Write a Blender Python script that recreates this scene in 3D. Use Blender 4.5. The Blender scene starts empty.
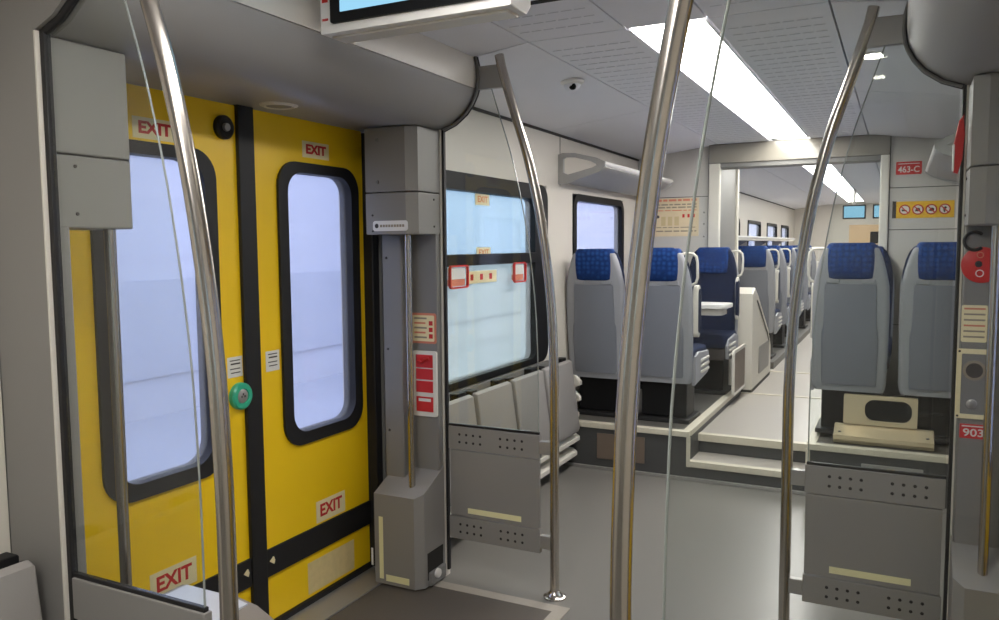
import bpy, bmesh, math, random
from mathutils import Vector, Matrix
random.seed(7)
scene = bpy.context.scene
col = scene.collection
PI = math.pi

# ---------------------------------------------------------------- camera, world, exposure
cam_d = bpy.data.cameras.new('camera'); cam = bpy.data.objects.new('camera', cam_d); col.objects.link(cam)
cam_d.sensor_fit = 'HORIZONTAL'; cam_d.sensor_width = 36.0; cam_d.lens = 793.0 / 999.0 * 36.0
cam_d.clip_start = 0.02; cam_d.clip_end = 200
_xr = (0.89322823, 0.02911173, -0.44866005)      # rows: world axes seen from the camera (x right, y down, z forward)
_yr = (0.44953537, -0.07520317, 0.89009125)
_zr = (-0.00782856, -0.99674319, -0.08026035)
m = Matrix(((_xr[0], -_xr[1], -_xr[2], 0.0), (_yr[0], -_yr[1], -_yr[2], 0.0), (_zr[0], -_zr[1], -_zr[2], 1.55), (0, 0, 0, 1)))
cam.matrix_world = m
scene.camera = cam
scene.view_settings.view_transform = 'Standard'; scene.view_settings.look = 'None'
scene.view_settings.gamma = 1.0; scene.view_settings.use_curve_mapping = False
scene.view_settings.exposure = 1.18
w = bpy.data.worlds.new('overcast_sky'); scene.world = w; w.use_nodes = True
bgn = w.node_tree.nodes['Background']; bgn.inputs[0].default_value = (0.74, 0.82, 1.0, 1); bgn.inputs[1].default_value = 1.7
STRIP = 9.0          # emission of the ceiling light strips
DOWN = 14.0          # emission of the round downlights

# ---------------------------------------------------------------- materials
def lin(c):
    return tuple(((v / 255.0) / 12.92 if v / 255.0 <= 0.04045 else ((v / 255.0 + 0.055) / 1.055) ** 2.4) for v in c)
MATS = {}
def mat(name, rgb, rough=0.5, metal=0.0, noise=0.06, nscale=12.0, bump=0.0, bscale=60.0, spec=0.5, coat=0.0, stretch=None):
    if name in MATS: return MATS[name]
    M = bpy.data.materials.new(name); M.use_nodes = True
    nt = M.node_tree; p = nt.nodes['Principled BSDF']
    c = lin(rgb)
    p.inputs['Roughness'].default_value = rough; p.inputs['Metallic'].default_value = metal
    p.inputs['Specular IOR Level'].default_value = spec; p.inputs['Coat Weight'].default_value = coat
    p.inputs['Coat Roughness'].default_value = 0.04
    tc = nt.nodes.new('ShaderNodeTexCoord')
    n = nt.nodes.new('ShaderNodeTexNoise'); n.inputs['Scale'].default_value = nscale; n.inputs['Detail'].default_value = 5
    src = tc.outputs['Object']
    if stretch:
        mp = nt.nodes.new('ShaderNodeMapping'); mp.inputs['Scale'].default_value = stretch
        nt.links.new(src, mp.inputs[0]); src = mp.outputs[0]
    nt.links.new(src, n.inputs['Vector'])
    r = nt.nodes.new('ShaderNodeMix'); r.data_type = 'RGBA'
    r.inputs['A'].default_value = tuple(v * (1 - noise) for v in c) + (1,)
    r.inputs['B'].default_value = tuple(min(1, v * (1 + noise)) for v in c) + (1,)
    nt.links.new(n.outputs['Fac'], r.inputs['Factor']); nt.links.new(r.outputs['Result'], p.inputs['Base Color'])
    if bump > 0:
        n2 = nt.nodes.new('ShaderNodeTexNoise'); n2.inputs['Scale'].default_value = bscale; n2.inputs['Detail'].default_value = 3
        nt.links.new(src, n2.inputs['Vector'])
        b = nt.nodes.new('ShaderNodeBump'); b.inputs['Strength'].default_value = bump; b.inputs['Distance'].default_value = 0.004
        nt.links.new(n2.outputs['Fac'], b.inputs['Height']); nt.links.new(b.outputs['Normal'], p.inputs['Normal'])
    MATS[name] = M; return M
def emit(name, rgb, s):
    M = bpy.data.materials.new(name); M.use_nodes = True; nt = M.node_tree
    nt.nodes.remove(nt.nodes['Principled BSDF'])
    e = nt.nodes.new('ShaderNodeEmission'); e.inputs[0].default_value = lin(rgb) + (1,); e.inputs[1].default_value = s
    nt.links.new(e.outputs[0], nt.nodes['Material Output'].inputs[0]); MATS[name] = M; return M
def glass(name, tint, ior=1.45, rough=0.0, haze=0.0):
    M = bpy.data.materials.new(name); M.use_nodes = True; nt = M.node_tree
    nt.nodes.remove(nt.nodes['Principled BSDF'])
    t = nt.nodes.new('ShaderNodeBsdfTransparent'); t.inputs[0].default_value = tint + (1,)
    g = nt.nodes.new('ShaderNodeBsdfGlossy'); g.inputs['Roughness'].default_value = rough
    lw = nt.nodes.new('ShaderNodeLayerWeight'); lw.inputs[0].default_value = 0.5      # same reflectance from both sides of the pane
    pw = nt.nodes.new('ShaderNodeMath'); pw.operation = 'POWER'; pw.inputs[1].default_value = 5.0
    fr = nt.nodes.new('ShaderNodeMath'); fr.operation = 'MULTIPLY_ADD'; fr.inputs[1].default_value = 0.97; fr.inputs[2].default_value = 0.03
    nt.links.new(lw.outputs['Facing'], pw.inputs[0]); nt.links.new(pw.outputs[0], fr.inputs[0])
    mx = nt.nodes.new('ShaderNodeMixShader')
    nt.links.new(fr.outputs[0], mx.inputs[0]); nt.links.new(t.outputs[0], mx.inputs[1]); nt.links.new(g.outputs[0], mx.inputs[2])
    out = mx.outputs[0]
    if haze > 0:
        d = nt.nodes.new('ShaderNodeBsdfDiffuse'); d.inputs[0].default_value = (0.75, 0.8, 0.9, 1)
        m2 = nt.nodes.new('ShaderNodeMixShader'); m2.inputs[0].default_value = haze
        nt.links.new(out, m2.inputs[1]); nt.links.new(d.outputs[0], m2.inputs[2]); out = m2.outputs[0]
    nt.links.new(out, nt.nodes['Material Output'].inputs[0]); MATS[name] = M; return M

CREAM = mat('cream_wall_laminate', (214, 208, 197), 0.45, noise=0.03, nscale=3)
CREAM2 = mat('pale_cream_plastic', (216, 211, 200), 0.4, noise=0.03)
GREY = mat('grey_painted_panel', (138, 135, 131), 0.45, noise=0.04, nscale=4, bump=0.03, bscale=300)
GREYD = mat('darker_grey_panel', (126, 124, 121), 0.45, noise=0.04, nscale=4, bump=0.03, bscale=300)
CEILM = mat('ceiling_panel_grey', (238, 238, 243), 0.55, noise=0.03, nscale=3)
HOUSE = mat('overhead_housing_grey', (156, 154, 152), 0.42, noise=0.03, nscale=3)
HOUSEW = mat('overhead_housing_pale', (214, 209, 200), 0.35, noise=0.03, nscale=3)
FLOORM = mat('speckled_grey_vinyl_floor', (120, 117, 112), 0.30, noise=0.14, nscale=220, bump=0.02, bscale=200)
FLOORM2 = mat('aisle_vinyl_floor', (170, 164, 156), 0.35, noise=0.10, nscale=180)
MATF = mat('dark_door_mat', (88, 82, 75), 0.55, noise=0.2, nscale=250, bump=0.1, bscale=250)
STRIPE = mat('pale_floor_stripe', (160, 153, 142), 0.5, noise=0.08, nscale=60)
NOSE = mat('cream_step_nosing', (205, 198, 180), 0.5, noise=0.10, nscale=40)
RISER = mat('dark_step_riser', (70, 70, 70), 0.5, noise=0.08, nscale=20)
PLATF = mat('platform_dark_vinyl', (92, 89, 84), 0.45, noise=0.15, nscale=150)
YELLOW = mat('yellow_door_paint', (250, 206, 16), 0.38, noise=0.04, nscale=5)
BLACK = mat('black_rubber', (24, 23, 24), 0.55, noise=0.1)
BLACKG = mat('black_gloss_frame', (18, 18, 20), 0.5, noise=0.1, spec=0.25)
STEEL = mat('brushed_stainless_steel', (188, 182, 174), 0.22, metal=1.0, noise=0.05, nscale=30, stretch=(60, 60, 0.6))
STEELP = mat('polished_steel_plate', (222, 206, 174), 0.38, metal=0.45, noise=0.06, nscale=8)
SATIN = mat('satin_aluminium', (170, 168, 165), 0.4, metal=0.6, noise=0.04)
SHELL = mat('seat_shell_grey', (112, 115, 124), 0.45, noise=0.04, nscale=6)
SHELLL = mat('seat_wing_pale_grey', (146, 147, 152), 0.45, noise=0.03, nscale=6)
BLUE = mat('blue_patterned_moquette', (22, 50, 104), 0.85, noise=0.35, nscale=55, bump=0.25, bscale=90, spec=0.2)
def moquette(M, rgb, sc, lo, hi):
    nt = M.node_tree; p = nt.nodes['Principled BSDF']
    v = nt.nodes.new('ShaderNodeTexVoronoi'); v.inputs['Scale'].default_value = sc; v.inputs['Randomness'].default_value = 0.35
    tc = nt.nodes.new('ShaderNodeTexCoord'); nt.links.new(tc.outputs['Object'], v.inputs['Vector'])
    r = nt.nodes.new('ShaderNodeMapRange'); r.inputs[1].default_value = lo; r.inputs[2].default_value = hi; r.inputs[3].default_value = 1.0; r.inputs[4].default_value = 0.0
    nt.links.new(v.outputs['Distance'], r.inputs[0])
    mx = nt.nodes.new('ShaderNodeMix'); mx.data_type = 'RGBA'
    old = p.inputs['Base Color'].links[0].from_socket
    nt.links.new(r.outputs[0], mx.inputs['Factor']); nt.links.new(old, mx.inputs['A']); mx.inputs['B'].default_value = lin(rgb) + (1,)
    nt.links.new(mx.outputs['Result'], p.inputs['Base Color'])
BLUED = mat('navy_seat_moquette', (22, 32, 58), 0.9, noise=0.35, nscale=70, bump=0.2, bscale=110, spec=0.2)
moquette(BLUE, (38, 78, 144), 30, 0.10, 0.55); moquette(BLUED, (34, 48, 84), 36, 0.15, 0.38)
HANDLE = mat('ivory_handle', (216, 212, 202), 0.35, noise=0.02)
FOLD = mat('folding_seat_grey', (152, 148, 144), 0.5, noise=0.04, nscale=8, bump=0.05, bscale=200)
STICK = mat('cream_sticker', (236, 222, 176), 0.5, noise=0.04)
STICKW = mat('white_sticker', (226, 224, 216), 0.5, noise=0.05, nscale=40)
RED = mat('red_print', (196, 36, 30), 0.5, noise=0.05)
REDP = mat('red_plastic', (205, 42, 44), 0.4, noise=0.05)
ORANGE = mat('orange_print', (222, 120, 40), 0.5, noise=0.05)
GLOW = mat('photoluminescent_strip', (232, 226, 178), 0.5, noise=0.03)
PRINT = mat('dark_print', (60, 54, 50), 0.6, noise=0.1)
PRINTG = mat('faded_print', (150, 138, 120), 0.6, noise=0.15, nscale=60)
PINK = mat('faded_red_print', (214, 130, 104), 0.6, noise=0.15, nscale=60)
POSTER = mat('poster_paper', (222, 204, 168), 0.55, noise=0.08, nscale=20)
GREEN = mat('green_button_ring', (52, 176, 140), 0.3, noise=0.05)
YSIGN = mat('yellow_sign', (236, 186, 40), 0.5, noise=0.04)
WHITE = mat('white_plastic', (232, 230, 226), 0.4, noise=0.02)
SCUFF = mat('scuffed_patch', (226, 204, 148), 0.6, noise=0.12, nscale=30)
BROWN = mat('brown_access_plate', (112, 98, 86), 0.5, noise=0.06)
HOLE = mat('dark_hole', (38, 36, 34), 0.8, noise=0.0)
SEAM = mat('seam_shadow_gap', (60, 58, 56), 0.8, noise=0.0)
LINTEL = mat('glossy_lintel', (150, 144, 134), 0.12, noise=0.03, coat=0.3, spec=0.3)
CASE = mat('rack_grey_plastic', (168, 167, 165), 0.4, noise=0.04)
OUTW = mat('platform_wall_outside', (200, 204, 214), 0.8, noise=0.05, nscale=1.5)
OUTB = mat('platform_band_outside', (184, 190, 202), 0.8, noise=0.06, nscale=2)
WARM = mat('warm_end_panel', (222, 190, 150), 0.5, noise=0.05)
GLASS = glass('clear_screen_glass', (0.93, 0.945, 0.935))
GLASSD = glass('door_window_glass', (0.84, 0.85, 0.94), haze=0.25)
GLASSU = glass('upper_window_glass', (0.78, 0.90, 0.92), haze=0.22)
GLASSL = glass('lower_window_glass', (0.93, 0.97, 0.87), haze=0.3)
GEDGE = mat('glass_edge', (172, 178, 175), 0.2, metal=0.3, noise=0.02)
LIGHT = emit('light_strip_diffuser', (255, 251, 246), STRIP)
LIGHTD = emit('downlight_lens', (255, 250, 235), DOWN)
SCREEN = emit('blue_display', (150, 206, 236), 0.5)

# ---------------------------------------------------------------- mesh helpers
def rrect(a0, a1, b0, b1, r=0.01, n=5):
    pts = []
    for (ca, cb, s) in ((a1 - r, b1 - r, 0), (a0 + r, b1 - r, 1), (a0 + r, b0 + r, 2), (a1 - r, b0 + r, 3)):
        for k in range(n + 1):
            t = (s + k / n) * PI / 2
            pts.append((ca + r * math.cos(t), cb + r * math.sin(t)))
    return pts
def P3(axis, p, a):
    return (a, p[0], p[1]) if axis == 'x' else ((p[0], a, p[1]) if axis == 'y' else (p[0], p[1], a))
class MB:
    def __init__(s): s.bm = bmesh.new(); s.ang = 20
    def box(s, x0, x1, y0, y1, z0, z1, bev=0.0, seg=2):
        if x0 > x1: x0, x1 = x1, x0
        if y0 > y1: y0, y1 = y1, y0
        v = [s.bm.verts.new((x, y, z)) for z in (z0, z1) for (x, y) in ((x0, y0), (x1, y0), (x1, y1), (x0, y1))]
        f = [s.bm.faces.new([v[i] for i in q]) for q in ((3, 2, 1, 0), (4, 5, 6, 7), (0, 1, 5, 4), (1, 2, 6, 5), (2, 3, 7, 6), (3, 0, 4, 7))]
        if bev > 0:
            es = set(e for q in f for e in q.edges)
            bmesh.ops.bevel(s.bm, geom=list(es), offset=bev, segments=seg, profile=0.5, affect='EDGES')
        return s
    def prism(s, axis, pts, a0, a1, bev=0.0, seg=2):
        A = [s.bm.verts.new(P3(axis, p, a0)) for p in pts]; B = [s.bm.verts.new(P3(axis, p, a1)) for p in pts]
        f = [s.bm.faces.new(A), s.bm.faces.new(B[::-1])]; n = len(pts)
        for i in range(n): f.append(s.bm.faces.new((A[i], B[i], B[(i + 1) % n], A[(i + 1) % n])))
        if bev > 0:
            es = set(f[0].edges) | set(f[1].edges)
            bmesh.ops.bevel(s.bm, geom=list(es), offset=bev, segments=seg, profile=0.5, affect='EDGES')
        return s
    def frame(s, axis, outer, inner, a0, a1):
        n = len(outer)
        R = [[s.bm.verts.new(P3(axis, p, a)) for p in pts] for (pts, a) in ((outer, a0), (outer, a1), (inner, a1), (inner, a0))]
        for k in range(4):
            A, B = R[k], R[(k + 1) % 4]
            for i in range(n): s.bm.faces.new((A[i], A[(i + 1) % n], B[(i + 1) % n], B[i]))
        return s
    def tube(s, path, r, n=10, cap=True):
        s.ang = 55
        path = [Vector(p) for p in path]; rings = []
        t0 = (path[1] - path[0]).normalized()
        up = Vector((0, 0, 1)) if abs(t0.z) < 0.9 else Vector((1, 0, 0))
        u = t0.cross(up).normalized()
        for i, p in enumerate(path):
            a = path[max(0, i - 1)]; b = path[min(len(path) - 1, i + 1)]
            t = (b - a).normalized(); u = (u - t * u.dot(t)).normalized(); v = t.cross(u)
            rings.append([s.bm.verts.new(p + (u * math.cos(k * 2 * PI / n) + v * math.sin(k * 2 * PI / n)) * r) for k in range(n)])
        for A, B in zip(rings, rings[1:]):
            for k in range(n): s.bm.faces.new((A[k], A[(k + 1) % n], B[(k + 1) % n], B[k]))
        if cap: s.bm.faces.new(rings[0][::-1]); s.bm.faces.new(rings[-1])
        return s
    def lathe(s, c, axis, prof, n=20):
        s.ang = 42
        rings = []
        for (r, a) in prof:
            ring = []
            for k in range(n):
                t = k * 2 * PI / n; p, q = r * math.cos(t), r * math.sin(t)
                d = (a, p, q) if axis == 'x' else ((p, a, q) if axis == 'y' else (p, q, a))
                ring.append(s.bm.verts.new((c[0] + d[0], c[1] + d[1], c[2] + d[2])))
            rings.append(ring)
        for A, B in zip(rings, rings[1:]):
            for k in range(n): s.bm.faces.new((A[k], A[(k + 1) % n], B[(k + 1) % n], B[k]))
        s.bm.faces.new(rings[0][::-1]); s.bm.faces.new(rings[-1])
        return s
    def torus(s, c, axis, R, r, n=20, m=8):
        s.ang = 60
        g = []
        for i in range(n):
            t = i * 2 * PI / n; ring = []
            for j in range(m):
                q = j * 2 * PI / m; rr = R + r * math.cos(q); a = r * math.sin(q)
                p = (rr * math.cos(t), rr * math.sin(t))
                d = P3(axis, p, a); ring.append(s.bm.verts.new((c[0] + d[0], c[1] + d[1], c[2] + d[2])))
            g.append(ring)
        for i in range(n):
            A, B = g[i], g[(i + 1) % n]
            for j in range(m): s.bm.faces.new((A[j], A[(j + 1) % m], B[(j + 1) % m], B[j]))
        return s
    def loft(s, rings):
        R = [[s.bm.verts.new(p) for p in r] for r in rings]; n = len(R[0])
        for A, B in zip(R, R[1:]):
            for k in range(n): s.bm.faces.new((A[k], A[(k + 1) % n], B[(k + 1) % n], B[k]))
        s.bm.faces.new(R[0][::-1]); s.bm.faces.new(R[-1])
        return s
    def build(s, name, material, parent=None, ang=None, **props):
        if ang is None: ang = s.ang
        bmesh.ops.recalc_face_normals(s.bm, faces=s.bm.faces)
        if parent is not None:
            off = Vector(parent.get('_o', (0, 0, 0)))
            for v in s.bm.verts: v.co -= off
        me = bpy.data.meshes.new(name); s.bm.to_mesh(me); s.bm.free()
        me.materials.append(material)
        me.polygons.foreach_set('use_smooth', [True] * len(me.polygons)); me.set_sharp_from_angle(angle=math.radians(ang))
        o = bpy.data.objects.new(name, me); col.objects.link(o)
        if parent is not None:
            o.parent = parent; o['_o'] = tuple(parent.get('_o', (0, 0, 0)))
        for k, v in props.items(): o[k] = v
        return o
def thing(name, loc, label=None, cat=None, group=None, kind=None):
    o = bpy.data.objects.new(name, None); col.objects.link(o); o.location = loc; o.empty_display_size = 0.1
    o['_o'] = tuple(loc)
    return tag(o, label, cat, group, kind)
def tag(o, label=None, cat=None, group=None, kind=None):
    if label: o['label'] = label
    if cat: o['category'] = cat
    if group: o['group'] = group
    if kind: o['kind'] = kind
    return o
def copy_tree(o, parent=None):
    c = o.copy(); col.objects.link(c); c.parent = parent
    for ch in list(o.children): copy_tree(ch, c)
    return c
def box(name, material, parent, x0, x1, y0, y1, z0, z1, bev=0.0, **props):
    return MB().box(x0, x1, y0, y1, z0, z1, bev).build(name, material, parent, **props)
def text(txt, size, loc, facing, material, parent, name='lettering', width=None, bold=0.0):
    cu = bpy.data.curves.new('t', 'FONT'); cu.body = txt; cu.size = size; cu.align_x = 'CENTER'; cu.align_y = 'CENTER'
    cu.extrude = 0.0004; cu.offset = bold
    to = bpy.data.objects.new('t', cu); col.objects.link(to)
    dg = bpy.context.evaluated_depsgraph_get(); dg.update()
    me = bpy.data.meshes.new_from_object(to.evaluated_get(dg)); me.name = name
    bpy.data.objects.remove(to); bpy.data.curves.remove(cu)
    rz = {'-y': 0.0, '+x': PI / 2, '-x': -PI / 2}[facing]
    M = Matrix.Translation(Vector(loc)) @ Matrix.Rotation(rz, 4, 'Z') @ Matrix.Rotation(PI / 2, 4, 'X')
    if width:
        xs = [v.co.x for v in me.vertices]; k = width / max(1e-6, max(xs) - min(xs)); M = M @ Matrix.Diagonal((k, 1, 1, 1))
    off = Vector(parent.get('_o', (0, 0, 0))) if parent else Vector((0, 0, 0))
    me.transform(Matrix.Translation(-off) @ M)
    me.materials.clear(); me.materials.append(material)
    o = bpy.data.objects.new(name, me); col.objects.link(o); o.parent = parent
    if parent: o['_o'] = tuple(parent.get('_o', (0, 0, 0)))
    return o

# ---------------------------------------------------------------- dimensions (metres; camera at 0,0,1.55)
CX = -0.84
def MX(x, s): return x if s < 0 else 2 * CX - x       # mirror a left-hand x onto the right-hand side
WL, WR = -2.14, 0.46
DX = -2.25
YN, YF = 1.26, 3.14                                   # near and far draught screens
YB, YE = -2.6, 19.0                                   # rear and front end of the coach
YP = 7.05                                             # portal partition
ZC, ZE = 2.41, 2.32                                   # ceiling height, centre and at the walls
PZ = 0.32                                             # seat platform
AZ = 0.25                                             # aisle floor beyond the steps

# ---------------------------------------------------------------- setting: floor
floor = MB().box(DX - 0.06, MX(DX, 1) + 0.06, YB, 5.16, -0.08, 0).build('floor', FLOORM, kind='structure', label='grey vinyl floor of the low entrance area')
for s in (-1, 1):
    xa, xb = MX(-2.09, s), MX(-1.22, s)
    box('door_mat', MATF, floor, MX(-2.088, s), MX(-1.275, s), 1.45, 3.0, 0.0, 0.003)
    box('border_stripe', STRIPE, floor, MX(-2.088, s), MX(-1.215, s), 3.0, 3.06, 0.0, 0.0035)
    box('border_stripe', STRIPE, floor, MX(-1.275, s), MX(-1.215, s), 1.39, 3.0, 0.0, 0.0035)
    box('border_stripe', STRIPE, floor, MX(-2.088, s), MX(-1.215, s), 1.39, 1.45, 0.0, 0.0035)
    box('threshold_plate', SATIN, floor, MX(-2.24, s), MX(-2.09, s), 1.48, 3.08, 0.0, 0.008, 0.002)
    box('threshold_seal', BLACK, floor, MX(-2.30, s), MX(-2.235, s), 1.46, 3.09, 0.0, 0.03)

# steps, platforms and the raised aisle
plat_l = MB().box(WL - 0.02, -1.205, 5.16, YP + 0.0, 0.0, PZ).build('seat_platform', PLATF, kind='structure', label='dark raised platform under the left-hand seats')
plat_r = MB().box(-0.47, WR + 0.02, 5.16, YP + 0.0, 0.0, PZ).build('seat_platform', PLATF, kind='structure', label='dark raised platform under the right-hand seats')
for p, x0, x1, xi in ((plat_l, WL, -1.20, -1.205), (plat_r, -0.475, WR, -0.47)):
    box('front_riser', RISER, p, x0, x1, 5.14, 5.16, 0.022, PZ - 0.03)
    box('nosing', NOSE, p, x0, x1, 5.125, 5.18, PZ - 0.032, PZ + 0.006, 0.004)
    sg = 1 if xi < CX else -1
    box('nosing', NOSE, p, xi - 0.045 * sg, xi + 0.01 * sg, 5.18, YP - 0.02, PZ - 0.032, PZ + 0.006, 0.004)
    box('side_riser', RISER, p, xi, xi + 0.005 * sg, 5.18, YP, 0.01, PZ - 0.032)
    box('corner_trim', NOSE, p, xi - 0.012 * sg, xi + 0.012 * sg, 5.128, 5.142, 0.09, PZ - 0.03)
    box('floor_skirting', SATIN, p, x0, x1, 5.12, 5.14, 0.0, 0.022, 0.003)
for (x0, x1, p) in ((-1.84, -1.69, plat_l), (-1.66, -1.50, plat_l)):
    box('access_plate', BROWN, p, x0, x1, 5.134, 5.14, 0.075, 0.255, 0.003)
box('access_plate', SATIN, plat_r, -0.17, 0.16, 5.134, 5.14, 0.19, 0.235, 0.003)
step = MB().box(-1.205, -0.47, 5.16, 5.42, 0.0, 0.125).build('step', FLOORM2, kind='structure', label='lower of two grey steps with a cream edge')
box('nosing', NOSE, step, -1.205, -0.47, 5.13, 5.185, 0.09, 0.131, 0.004)
box('riser', RISER, step, -1.205, -0.47, 5.142, 5.16, 0.02, 0.09)
box('floor_skirting', SATIN, step, -1.205, -0.47, 5.12, 5.142, 0.0, 0.022, 0.003)
aisle = MB().box(-1.205, -0.47, 5.44, YP, 0.0, AZ).build('floor_aisle', FLOORM2, kind='structure', label='pale grey raised aisle floor beyond the steps')
box('nosing', NOSE, aisle, -1.205, -0.47, 5.40, 5.455, AZ - 0.045, AZ + 0.006, 0.004)
box('riser', RISER, aisle, -1.205, -0.47, 5.425, 5.44, 0.125, AZ - 0.045)
floor2 = MB().box(WL - 0.05, WR + 0.05, YP, YE, 0.0, AZ).build('floor_saloon', FLOORM2, kind='structure', label='pale grey floor of the saloon beyond the portal')
box('threshold_strip', NOSE, floor2, -1.40, -0.17, YP + 0.02, YP + 0.07, AZ, AZ + 0.006, 0.002)
box('threshold_strip', NOSE, floor2, -1.40, -0.17, 8.4, 8.45, AZ, AZ + 0.006, 0.002)

# ---------------------------------------------------------------- setting: side walls with openings
WIN_FIRST = (3.42, 4.96, 0.775, 1.95)
WINS = [(-1.9, -0.4, 0.775, 1.95), WIN_FIRST, (5.44, 6.62, 0.95, 1.93), (8.9, 10.2, 0.95, 1.93), (10.9, 12.2, 0.95, 1.93), (12.9, 14.2, 0.95, 1.93), (14.9, 16.2, 0.95, 1.93), (16.8, 18.0, 0.95, 1.93)]
def wall(name, s, label):
    x0, x1 = MX(WL - 0.07, s), MX(WL, s); mb = MB()
    ends = [(YB, YN - 0.02), (YF + 0.02, YE)]
    for (a, b) in ends:
        ws = [q for q in WINS if a <= q[0] and q[1] <= b]; y = a
        for (w0, w1, z0, z1) in ws:
            mb.box(x0, x1, y, w0, 0, ZE + 0.02); mb.box(x0, x1, w0, w1, 0, z0); mb.box(x0, x1, w0, w1, z1, ZE + 0.02); y = w1
        mb.box(x0, x1, y, b, 0, ZE + 0.02)
    mb.box(MX(-2.42, s), MX(-2.31, s), YN - 0.02, 1.46, 0, 2.4); mb.box(MX(-2.42, s), MX(-2.31, s), 3.09, YF + 0.02, 0, 2.4)
    mb.box(MX(-2.42, s), MX(-2.31, s), 1.46, 3.09, 2.1, 2.4)
    o = mb.build(name, CREAM, kind='structure', label=label)
    for (a, b) in ends:
        box('cornice_gap', SEAM, o, MX(WL, s), MX(WL + 0.012, s), a, b, ZE - 0.014, ZE + 0.004)
    for y in (5.2, 8.6):
        box('panel_joint', SEAM, o, MX(WL, s), MX(WL + 0.002, s), y, y + 0.004, 1.97, ZE - 0.014)
    return o
wall_l = wall('wall_left', -1, 'cream left side wall of the coach')
box('lining_panel', CREAM, wall_l, WL, -2.078, -0.35, YN - 0.022, 0.0, ZE - 0.02)
wall_r = wall('wall_right', 1, 'cream right side wall of the coach')
MB().box(WL - 0.1, WR + 0.1, YB - 0.06, YB, 0, 2.6).build('wall_back', CREAM, kind='structure', label='cream end wall behind the viewer')
wf = MB().box(WL - 0.1, WR + 0.1, YE, YE + 0.06, 0, 2.6).build('wall_front', CREAM, kind='structure', label='cream end wall at the far end')
box('end_panel', WARM, wf, -1.0, 0.1, YE - 0.02, YE, 1.2, 1.95)

# windows
def window(name, s, wn, label, upper, lower, bar=None):
    y0, y1, z0, z1 = wn
    t = thing(name, (MX(WL, s), (y0 + y1) / 2, z0), label, None, None, 'structure')
    far = 0.21 if bar else 0.055
    oo = rrect(y0, y1, z0, z1, 0.10, 6); ii = rrect(y0 + 0.06, y1 - far, z0 + 0.04, z1 - 0.095 if bar else z1 - 0.05, 0.05, 6)
    MB().frame('x', oo, ii, MX(WL - 0.06, s), MX(WL + 0.012, s)).build('window_frame', BLACKG, t)
    g0, g1 = MX(WL - 0.03, s), MX(WL - 0.024, s)
    if bar:
        MB().prism('x', rrect(y0 + 0.05, y1 - far + 0.01, bar + 0.03, z1 - 0.09, 0.02), g0, g1).build('pane', upper, t)
        MB().prism('x', rrect(y0 + 0.05, y1 - far + 0.01, z0 + 0.03, bar - 0.03, 0.02), g0, g1).build('pane', lower, t)
        box('window_bar', BLACKG, t, MX(WL - 0.05, s), MX(WL + 0.014, s), y0 + 0.05, y1 - far + 0.02, bar - 0.032, bar + 0.032, 0.004)
        box('window_ledge', GREYD, t, MX(WL - 0.0, s), MX(WL + 0.03, s), y0, y1, z0 - 0.05, z0 - 0.005, 0.006)
    else:
        MB().prism('x', rrect(y0 + 0.05, y1 - far + 0.01, z0 + 0.03, z1 - 0.04, 0.04), g0, g1).build('pane', upper, t)
    return t
k = 1
for s in (-1, 1):
    for wn in WINS:
        if wn[3] == 1.95:
            wdw = window('window_%d' % k, s, wn, ('left' if s < 0 else 'right') + (' black-framed split window beyond the doors' if wn[0] > 0 else ' black-framed split window behind the viewer'), GLASSU, GLASSL, 1.475)
            if s < 0 and wn[0] > 0: win1 = wdw
        else:
            window('window_%d' % k, s, wn, '%s black-framed saloon window about %d metres along' % ('left' if s < 0 else 'right', wn[0]), GLASSD, GLASSD)
        k += 1
# emergency fittings of the split window
xw = WL + 0.016
for (y, z) in ((4.06, 1.817), (4.07, 1.512)):
    st = box('exit_sticker', STICK, win1, xw - 0.03, xw - 0.028 + 0.002, y - 0.085, y + 0.085, z - 0.032, z + 0.032)
    text('EXIT', 0.05, (xw - 0.0255, y, z), '+x', ORANGE, st, width=0.12, bold=0.0006)
for (y0, y1) in ((3.60, 3.80), (4.38, 4.55)):
    h = MB(); h.frame('x', rrect(y0, y1, 1.325, 1.45, 0.02), rrect(y0 + 0.009, y1 - 0.009, 1.334, 1.441, 0.014), xw + 0.01, xw + 0.024)
    ho = h.build('emergency_pull_handle', REDP, win1)
    MB().prism('x', rrect(y0 + 0.022, y1 - 0.022, 1.375, 1.434, 0.008), xw - 0.01, xw + 0.012).build('pull_tab', WHITE, ho)
    MB().prism('x', rrect(y0 + 0.022, y1 - 0.022, 1.338, 1.375, 0.008), xw - 0.01, xw + 0.010).build('pull_label', PINK, ho)
st = box('instruction_sticker', STICK, win1, xw - 0.028, xw - 0.026, 3.87, 4.23, 1.34, 1.41)
for q in range(3):
    box('pictogram', RED, st, xw - 0.026, xw - 0.0255, 3.905 + q * 0.115, 3.94 + q * 0.115, 1.358, 1.392)

# ---------------------------------------------------------------- setting: ceiling
ceiling = MB().box(WL - 0.1, WR + 0.1, YB, YE, ZC + 0.05, ZC + 0.1).build('ceiling', SEAM, kind='structure', label='pale grey panelled ceiling of the coach')
XS = [WL, -1.43, -1.0, -0.68, -0.25, WR]
G = 0.004
YS = [YB, -0.75, YF - 0.01, 5.0, YP, 9.0, 11.5, 14.0, 16.5, YE]
for i in range(5):
    for j in range(len(YS) - 1):
        a, b = YS[j] + G, YS[j + 1] - G
        if i == 2:
            if j > 1: continue
            if j == 1: a = 1.8
            else: b = -0.8
        x0, x1 = XS[i] + G, XS[i + 1] - G
        z0 = ZE if i == 0 else ZC; z1 = ZE if i == 4 else ZC
        MB().prism('y', [(x0, z0), (x1, z1), (x1, z1 + 0.03), (x0, z0 + 0.03)], a, b).build('ceiling_panel', CEILM, ceiling)
slots = MB(); big = MB()
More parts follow.
